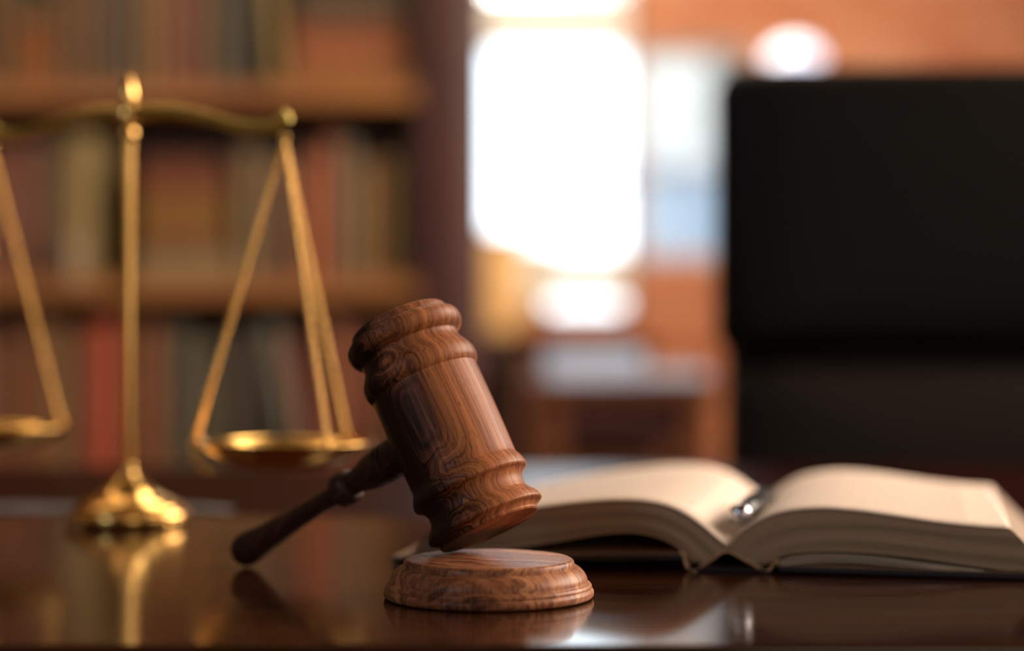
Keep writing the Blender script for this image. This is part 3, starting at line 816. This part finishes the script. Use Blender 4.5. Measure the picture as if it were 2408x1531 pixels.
def block(top, bot, name):
    T = resample(spline(top, 8), NU+1); Bo = resample(spline(bot, 8), NU+1)
    root = None
    # front & back faces and fore-edge: section grid
    vs = []; fs = []; uv = []
    def idx(i, j, kk): return kk*(NU+1)*(NV+1)+i*(NV+1)+j
    for kk in (0, 1):
        for i in range(NU+1):
            for j in range(NV+1):
                q = T[i].lerp(Bo[i], j/NV)
                if j == 0: q = q+Vector((0, 0, -.0004))
                vs.append(Vector((q.x, (.0008 if kk == 0 else BL-.0008)+(.0006*math.sin(j*7.3+i*.05)), max(q.z, .0045)))); uv.append((i/NU, j/NV))
    for i in range(NU):
        for j in range(NV):
            fs.append((idx(i, j, 0), idx(i+1, j, 0), idx(i+1, j+1, 0), idx(i, j+1, 0)))
            fs.append((idx(i, j, 1), idx(i, j+1, 1), idx(i+1, j+1, 1), idx(i+1, j, 1)))
        for j in (0, NV): fs.append((idx(i, j, 0), idx(i+1, j, 0), idx(i+1, j, 1), idx(i, j, 1)))
    for j in range(NV):
        for i in (0, NU): fs.append((idx(i, j, 0), idx(i, j+1, 0), idx(i, j+1, 1), idx(i, j, 1)))
    blk_ = mesh_obj('page_block', vs, fs, M['page_edges'], book, True, uv, 35)
    # the top leaf, a thin printed sheet
    vs = []; fs = []; uv = []
    for i in range(NU+1):
        for d in range(ND+1):
            vs.append(Vector((T[i].x, BL*d/ND, T[i].z+.0002))); uv.append((i/NU, d/ND))
    for i in range(NU):
        for d in range(ND): fs.append((i*(ND+1)+d, (i+1)*(ND+1)+d, (i+1)*(ND+1)+d+1, i*(ND+1)+d+1))
    pg = mesh_obj('page', vs, fs, M['page'], book, True, uv)
    sd = pg.modifiers.new('thick', 'SOLIDIFY'); sd.thickness = .0005; sd.offset = 0
    return T, Bo
block(LT, LB, 'left'); block(RT, RB, 'right')
# loose leaves showing under the right half and the light spine lining
def strip(pts, name, mat, th=.0009, y0=0.0, y1=BL):
    pts = resample(spline(pts, 6), 26); vs = []; fs = []
    for p in pts:
        for y in (y0, y1): vs.append((p.x, y, p.z))
    for i in range(len(pts)-1): fs.append((2*i, 2*i+2, 2*i+3, 2*i+1))
    o = mesh_obj(name, vs, fs, mat, book, True)
    s = o.modifiers.new('thick', 'SOLIDIFY'); s.thickness = th; s.offset = 0
    return o
M['lining'] = plain('spine_lining', (.50, .30, .17), rough=.7)
M['cover'] = plain('dark_book_cloth', (.010, .006, .010), rough=.5, var=.2)
strip([fp(1641,1336), fp(1672,1317), fp(1708,1296), fp(1750,1316), fp(1793,1340)], 'spine_lining', M['lining'], .0011)
strip([fp(1822,1326), fp(1870,1313), fp(1950,1309), fp(2050,1314), fp(2180,1330), fp(2330,1346)], 'loose_leaf', M['page_edge_light'], .0005)
strip([fp(1822,1330), fp(1900,1321), fp(2000,1321), fp(2120,1330), fp(2280,1345)], 'loose_leaf', M['page_edge_light'], .0005)
# hinges and spine strip
strip([fp(1598,1297), fp(1608,1304), fp(1612,1322), fp(1620,1336), fp(1640,1341)], 'hinge', M['lining'], .0009, -.003, BL+.003)
strip([fp(1795,1342), fp(1812,1337), fp(1818,1324), fp(1830,1318)], 'hinge', M['lining'], .0009, -.003, BL+.003)
MB().rbox((fp(1613,1340).x, -.003, .0003), (fp(1815,1340).x, BL+.003, .0022), .0006, 1).build('spine_board', M['cover'], book)
def board(xa, za, xb, zb, th):
    xa_, xb_ = fp(xa, 1340).x, fp(xb, 1340).x
    mb = MB(); q = []
    for x, z in ((xa_, za), (xb_, zb)):
        for y in (-.004, BL+.004): q += [(x, y, z), (x, y, z+th)]
    mb.add(q, [(0,1,3,2),(4,6,7,5),(0,4,5,1),(2,3,7,6),(1,5,7,3),(0,2,6,4)])
    o = mb.build('cover', M['cover'], book)
    bv = o.modifiers.new('bevel', 'BEVEL'); bv.width = .0008; bv.segments = 2
    # pale endpaper pasted on the board
    q = [(xa_, -.001, za+th+.0001), (xb_, -.001, zb+th+.0001), (xb_, BL, zb+th+.0001), (xa_, BL, za+th+.0001)]
    e = mesh_obj('endpaper', q, [(0, 1, 2, 3)], M['lining'], book)
    s = e.modifiers.new('thick', 'SOLIDIFY'); s.thickness = .0004; s.offset = 1
board(1600, .0058, 925, .0006, .0032)
board(1832, .0012, 2560, .0002, .0032)
tag(book, 'thick open law book with cream pages lying beside the gavel', 'book')

# pen in the gutter
def bw(s, y, z): return Vector(O)+ex*s+ey*y+Vector((0, 0, z))
pa = P(1741, 1209, 1.022); pb = P(1796, 1170, 1.110)
pen = empty('pen', pa)
d = pb-pa; Ln = .135; dn = d.normalized()
Q = dn.to_track_quat('Z', 'Y').to_matrix().to_4x4()
MB().lathe(smooth_profile([(0,-.0068),(.0034,-.0058),(.0058,-.0028),(.0063,0),(.0058,.0028),(.0045,.0048),(.0044,.0056)], 4), 28, Q).build('cap_end', M['chrome'], pen, True)
MB().lathe([(.0044,.0056),(.0056,.0062),(.0058,.0085),(.0056,.0105),(.0048,.0110)], 28, Q).build('ring', M['chrome'], pen, True, 40)
MB().lathe([(.0050,.0108),(.0060,.0125),(.0062,.046),(.0060,.0470)], 28, Q).build('cap', M['black_plastic'], pen, True, 40)
MB().lathe([(.0060,.0470),(.0067,.0475),(.0067,.0525),(.0060,.0530)], 28, Q).build('ring', M['chrome'], pen, True, 40)
MB().lathe([(.0060,.0526),(.0058,.10),(.0036,.118),(.0012,.130),(0,.1305)], 28, Q).build('barrel', M['black_plastic'], pen, True, 40)
tag(pen, 'black pen with chrome ball end lying in the gutter of the open book', 'pen')

# ------------------------------------------------------------------ leather chair
CH = 2.02
def cz_(y): return zy(y, CH)-0
ch = empty('office_chair', (.50, CH+.05, 0))
def cushion(x0, x1, z0, z1, y0, th, name, mat, r=.05, par=ch, n=22, bulge=.02, side=None):
    """upholstered pad: rounded rectangle in x/z, domed towards -y"""
    cx, cz0 = (x0+x1)/2, (z0+z1)/2; hx, hz = (x1-x0)/2, (z1-z0)/2
    rings = []
    per = []
    seg = 10
    for (sx, sz, a0) in ((1, 1, 0), (-1, 1, PI/2), (-1, -1, PI), (1, -1, 3*PI/2)):
        for i in range(seg+1):
            a = a0+PI/2*i/seg
            per.append((sx*(hx-r)+r*math.cos(a), sz*(hz-r)+r*math.sin(a)))
    m_ = len(per); vs = []; fs = []
    levels = [(.0, 1.0, .0)]
    steps = [(1.0, 0.0), (1.0, .25), (.985, .6), (.95, .85), (.88, 1.0), (.72, 1.1), (.45, 1.16), (.2, 1.18)]
    for f_, d_ in [(.9, -.95)]+[(1.0, -.6)]+steps:
        for (px_, pz_) in per:
            # shrink each point towards the middle by a fixed margin so that edges stay even
            q = 1-(1-f_)*1.0
            X = px_*q; Z = pz_*q
            if side: X += side(pz_/hz)*(px_/hx)
            vs.append((cx+X-ch.location.x, y0-d_*th/2-ch.location.y, cz0+Z))
    nl = len(steps)+2
    for l in range(nl-1):
        for i in range(m_):
            j = (i+1) % m_; fs.append((l*m_+i, l*m_+j, (l+1)*m_+j, (l+1)*m_+i))
    fs.append(tuple(range(m_))[::-1]); fs.append(tuple((nl-1)*m_+i for i in range(m_)))
    o = mesh_obj(name, vs, fs, mat, par, True)
    return o
zt, zm, zb_ = zy(158, CH), zy(838, CH), zy(1480, CH)
cl, crr = xx(1676, CH), xx(1676, CH)+.60
cushion(cl, crr, zm, zt, CH, .075, 'headrest_pad', M['leather'], r=.028, side=lambda z: -.006*z*z)
cushion(cl+.018, crr-.018, zb_+.02, zm-.006, CH+.004, .075, 'back_pad', M['leather_brown'], r=.035)
cushion(cl+.02, crr-.02, zb_-.05, zt-.03, CH+.055, .045, 'back_shell', M['black_plastic'], r=.05)
X0 = ch.location.x
def chp(name, mb, mat, smooth=False, par=None):
    o = mb.build(name, mat, None, smooth)
    for q in o.data.vertices: q.co -= ch.location
    o.parent = par or ch; return o
Y0 = CH
cxm = (cl+crr)/2
chp('seat', MB().rbox((cxm-.27, Y0-.50, .43), (cxm+.27, Y0+.03, .54), .04, 4), M['leather'], True)
for s in (-1, 1):
    chp('armrest', MB().rbox((cxm+s*.30-.03, Y0-.40, .655), (cxm+s*.30+.03, Y0-.10, .69), .014, 3), M['leather'], True)
    chp('arm_support', MB().tube(spline([(cxm+s*.24, Y0-.28, .45), (cxm+s*.31, Y0-.27, .50), (cxm+s*.31, Y0-.25, .66)]), .014), M['black_plastic'], True)
chp('gas_lift', MB().tube([(cxm, Y0-.22, .10), (cxm, Y0-.22, .44)], .028, 20), M['chrome'], True)
for k_ in range(5):
    a = R_(18+72*k_); e = Vector((cxm+.28*math.cos(a), Y0-.22+.28*math.sin(a), .075))
    lg = chp('leg', MB().tube([(cxm, Y0-.22, .13), e+Vector((0, 0, .01))], [.028, .016], 12), M['chrome'], True)
    chp('caster', MB().tube([(e.x-.018*math.sin(a), e.y+.018*math.cos(a), .03), (e.x+.018*math.sin(a), e.y-.018*math.cos(a), .03)], .03, 18), M['black_plastic'], True)
tag(ch, 'large black leather office chair behind the desk, high padded back', 'chair')

# ------------------------------------------------------------------ side table beyond, with papers, and a wooden armchair
TY = 3.3
tb = empty('side_table', (.27, TY+.3, 0))
def tp(name, mb, mat, root=tb, smooth=False):
    o = mb.build(name, mat, None, smooth)
    for q in o.data.vertices: q.co -= root.location
    o.parent = root; return o
tz = zy(896, TY)
tx0, tx1 = xx(1250, TY), xx(1690, TY)
tp('top', MB().rbox((tx0, TY, tz-.03), (tx1, TY+.6, tz), .004), M['table_wood'])
for ya in (.03, .55): tp('apron', MB().box((tx0+.03, TY+ya, tz-.10), (tx1-.03, TY+ya+.02, tz-.03)), M['case_dark'])
for lx in (tx0+.012, tx1-.06):
    for ly in (TY+.012, TY+.545):
        tp('leg', MB().rbox((lx, ly, 0), (lx+.045, ly+.045, tz-.03), .004), M['table_wood'])
tp('shelf', MB().rbox((tx0+.03, TY+.03, zy(1092, TY)-.02), (tx1-.03, TY+.57, zy(1092, TY)), .004), M['table_wood'])
tp('back_panel', MB().box((tx0+.05, TY+.56, .2), (tx1-.05, TY+.575, tz-.10)), M['case_dark'])  # panel added to darken the space below the top
tag(tb, 'brown wooden side table holding papers, standing before the bright window', 'table')
ps = empty('paper_stack', (xx(1400, TY), TY+.12, tz+.0004))
for i in range(5):
    a = random.uniform(-.05, .05); o = MB().rbox((-.085+random.uniform(-.006, .006), -.08, i*.010), (.085, .12, i*.010+.0095), .001, 1).build('paper_sheaf', M['paper'], ps); o.rotation_euler.z = a
tag(ps, 'stack of white papers lying on the side table below the bright window', 'papers')
fo = empty('folder', (xx(1580, TY), TY+.20, tz+.0004))
MB().rbox((-.045, -.14, 0), (.07, .14, .018), .003).build('cover', plain('grey_card', (.30, .27, .27), rough=.7), fo)
MB().box((-.04, -.142, .003), (.066, .13, .015)).build('pages', M['paper'], fo)
tag(fo, 'grey folder lying beside the white papers on the side table', 'folder')
# black bag / swivel seat under the table
bg_ = empty('black_bag', (xx(1460, TY), TY+.28, zy(1092, TY)+.0004))
hb = zy(955, TY)-zy(1092, TY)
bgm = MB().rbox((-.085, -.16, 0), (.085, .16, hb*.82), .03, 4).build('body', M['black_plastic'], bg_, True)
MB().tube(spline([(-.05, -.165, hb*.7), (-.03, -.175, hb*.95), (.03, -.175, hb*.95), (.05, -.165, hb*.7)]), .006).build('handle', M['black_plastic'], bg_, True)
tag(bg_, 'black bag standing on the lower shelf of the side table', 'bag')
# wooden armchair behind the table: top rail under the white strip of window
AY = 4.42
ac = empty('wooden_chair', (xx(1370, AY), AY, 0))
ax0, ax1 = xx(1240, AY), xx(1530, AY)
tp('top_rail', MB().rbox((ax0, AY, zy(838, AY)), (ax1, AY+.03, zy(784, AY)), .008), M['table_wood'], ac)
for xq in (ax0+.02, ax1-.02):
    tp('leg', MB().rbox((xq-.02, AY, 0), (xq+.02, AY+.035, zy(790, AY)), .006), M['table_wood'], ac)
    tp('leg', MB().rbox((xq-.02, AY-.42, 0), (xq+.02, AY-.385, .43), .006), M['table_wood'], ac)
for i in range(3):
    xq = ax0+(ax1-ax0)*(i+1)/4
    tp('slat', MB().rbox((xq-.014, AY+.008, .47), (xq+.014, AY+.022, zy(830, AY)), .003), M['table_wood'], ac)
tp('seat', MB().rbox((ax0, AY-.43, .43), (ax1, AY+.03, .465), .01), M['leather'], ac)
tag(ac, 'brown wooden chair with a flat top rail between side table and window', 'chair')
# low dark cabinet at the foot of the bookcase upright
dc = empty('dark_cabinet', (xx(1190, 4.6), 4.7, 0))
c0, c1 = xx(1105, 4.6), xx(1232, 4.6)
tp('body', MB().rbox((c0, 4.62, 0), (c1, 5.0, zy(792, 4.6)), .004), M['frame_dark'], dc)
for i in range(3):
    zz = .04+i*.27
    dr = tp('drawer', MB().rbox((c0+.01, 4.60, zz), (c1-.01, 4.62, zz+.25), .004), M['frame_dark'], dc)
    tp('knob', MB().tube([((c0+c1)/2, 4.60, zz+.12), ((c0+c1)/2, 4.58, zz+.12)], .01, 10), M['brass'], dc)
tp('top', MB().rbox((c0-.01, 4.59, zy(792, 4.6)), (c1+.01, 5.01, zy(780, 4.6)), .004), M['table_wood'], dc)
tag(dc, 'narrow dark cabinet between bookcase and wooden chair', 'cabinet')
M['pine'] = grain_wood('ochre_pine', (.58, .31, .10), (.74, .43, .16), rough=.55, scale=(8, 8, 1.2))
oc = empty('pine_cupboard', (xx(1180, 6.3), 6.5, 0))
o0, o1 = xx(1090, 6.3), xx(1226, 6.3)
tp('body', MB().rbox((o0, 6.32, 0), (o1, 6.7, zy(548, 6.3)), .004), M['pine'], oc)
for i in range(2):
    xa, xb = o0+(o1-o0)*i/2+.004, o0+(o1-o0)*(i+1)/2-.004
    d_ = tp('door', MB().rbox((xa, 6.30, .05), (xb, 6.32, zy(560, 6.3)), .004), M['pine'], oc)
    tp('knob', MB().tube([((o0+o1)/2+(-.012 if i == 0 else .012), 6.30, .8), ((o0+o1)/2+(-.012 if i == 0 else .012), 6.285, .8)], .006, 8), M['brass'], oc)
tp('top', MB().rbox((o0-.01, 6.29, zy(548, 6.3)), (o1+.01, 6.71, zy(540, 6.3)), .004), M['pine'], oc)
tag(oc, 'ochre pine cupboard at the lower left of the bright window', 'cupboard')
# floor lamp whose pale shade shows over the leather chair
LY = 5.4
lp = empty('floor_lamp', (xx(1868, LY), LY, 0))
lz = zy(118, LY)
shm, N, L, B = new_mat('lit_lamp_shade')
B.inputs['Base Color'].default_value = (.8, .8, .85, 1); B.inputs['Emission Color'].default_value = (.80, .83, 1, 1); B.inputs['Emission Strength'].default_value = 2.2
tx_ = N.new('ShaderNodeTexNoise'); tx_.inputs['Scale'].default_value = 200; bpn = N.new('ShaderNodeBump'); bpn.inputs['Strength'].default_value = .1
L.new(tx_.outputs['Fac'], bpn.inputs['Height']); L.new(bpn.outputs[0], B.inputs['Normal'])
MB().lathe(smooth_profile([(.075,-.030),(.070,-.010),(.050,.008),(.025,.020),(.0,.023)], 4), 32, Matrix.Translation((0, 0, lz))).build('lamp_shade', shm, lp, True)
MB().tube([(0, 0, .02), (0, 0, lz+.04)], .009, 12).build('pole', M['frame_dark'], lp, True)
MB().lathe([(0, 0), (.14, 0), (.14, .012), (.02, .03), (0, .03)], 32).build('base', M['frame_dark'], lp, True, 40)
tag(lp, 'floor lamp with a pale lavender-white shade seen above the leather chair', 'lamp')
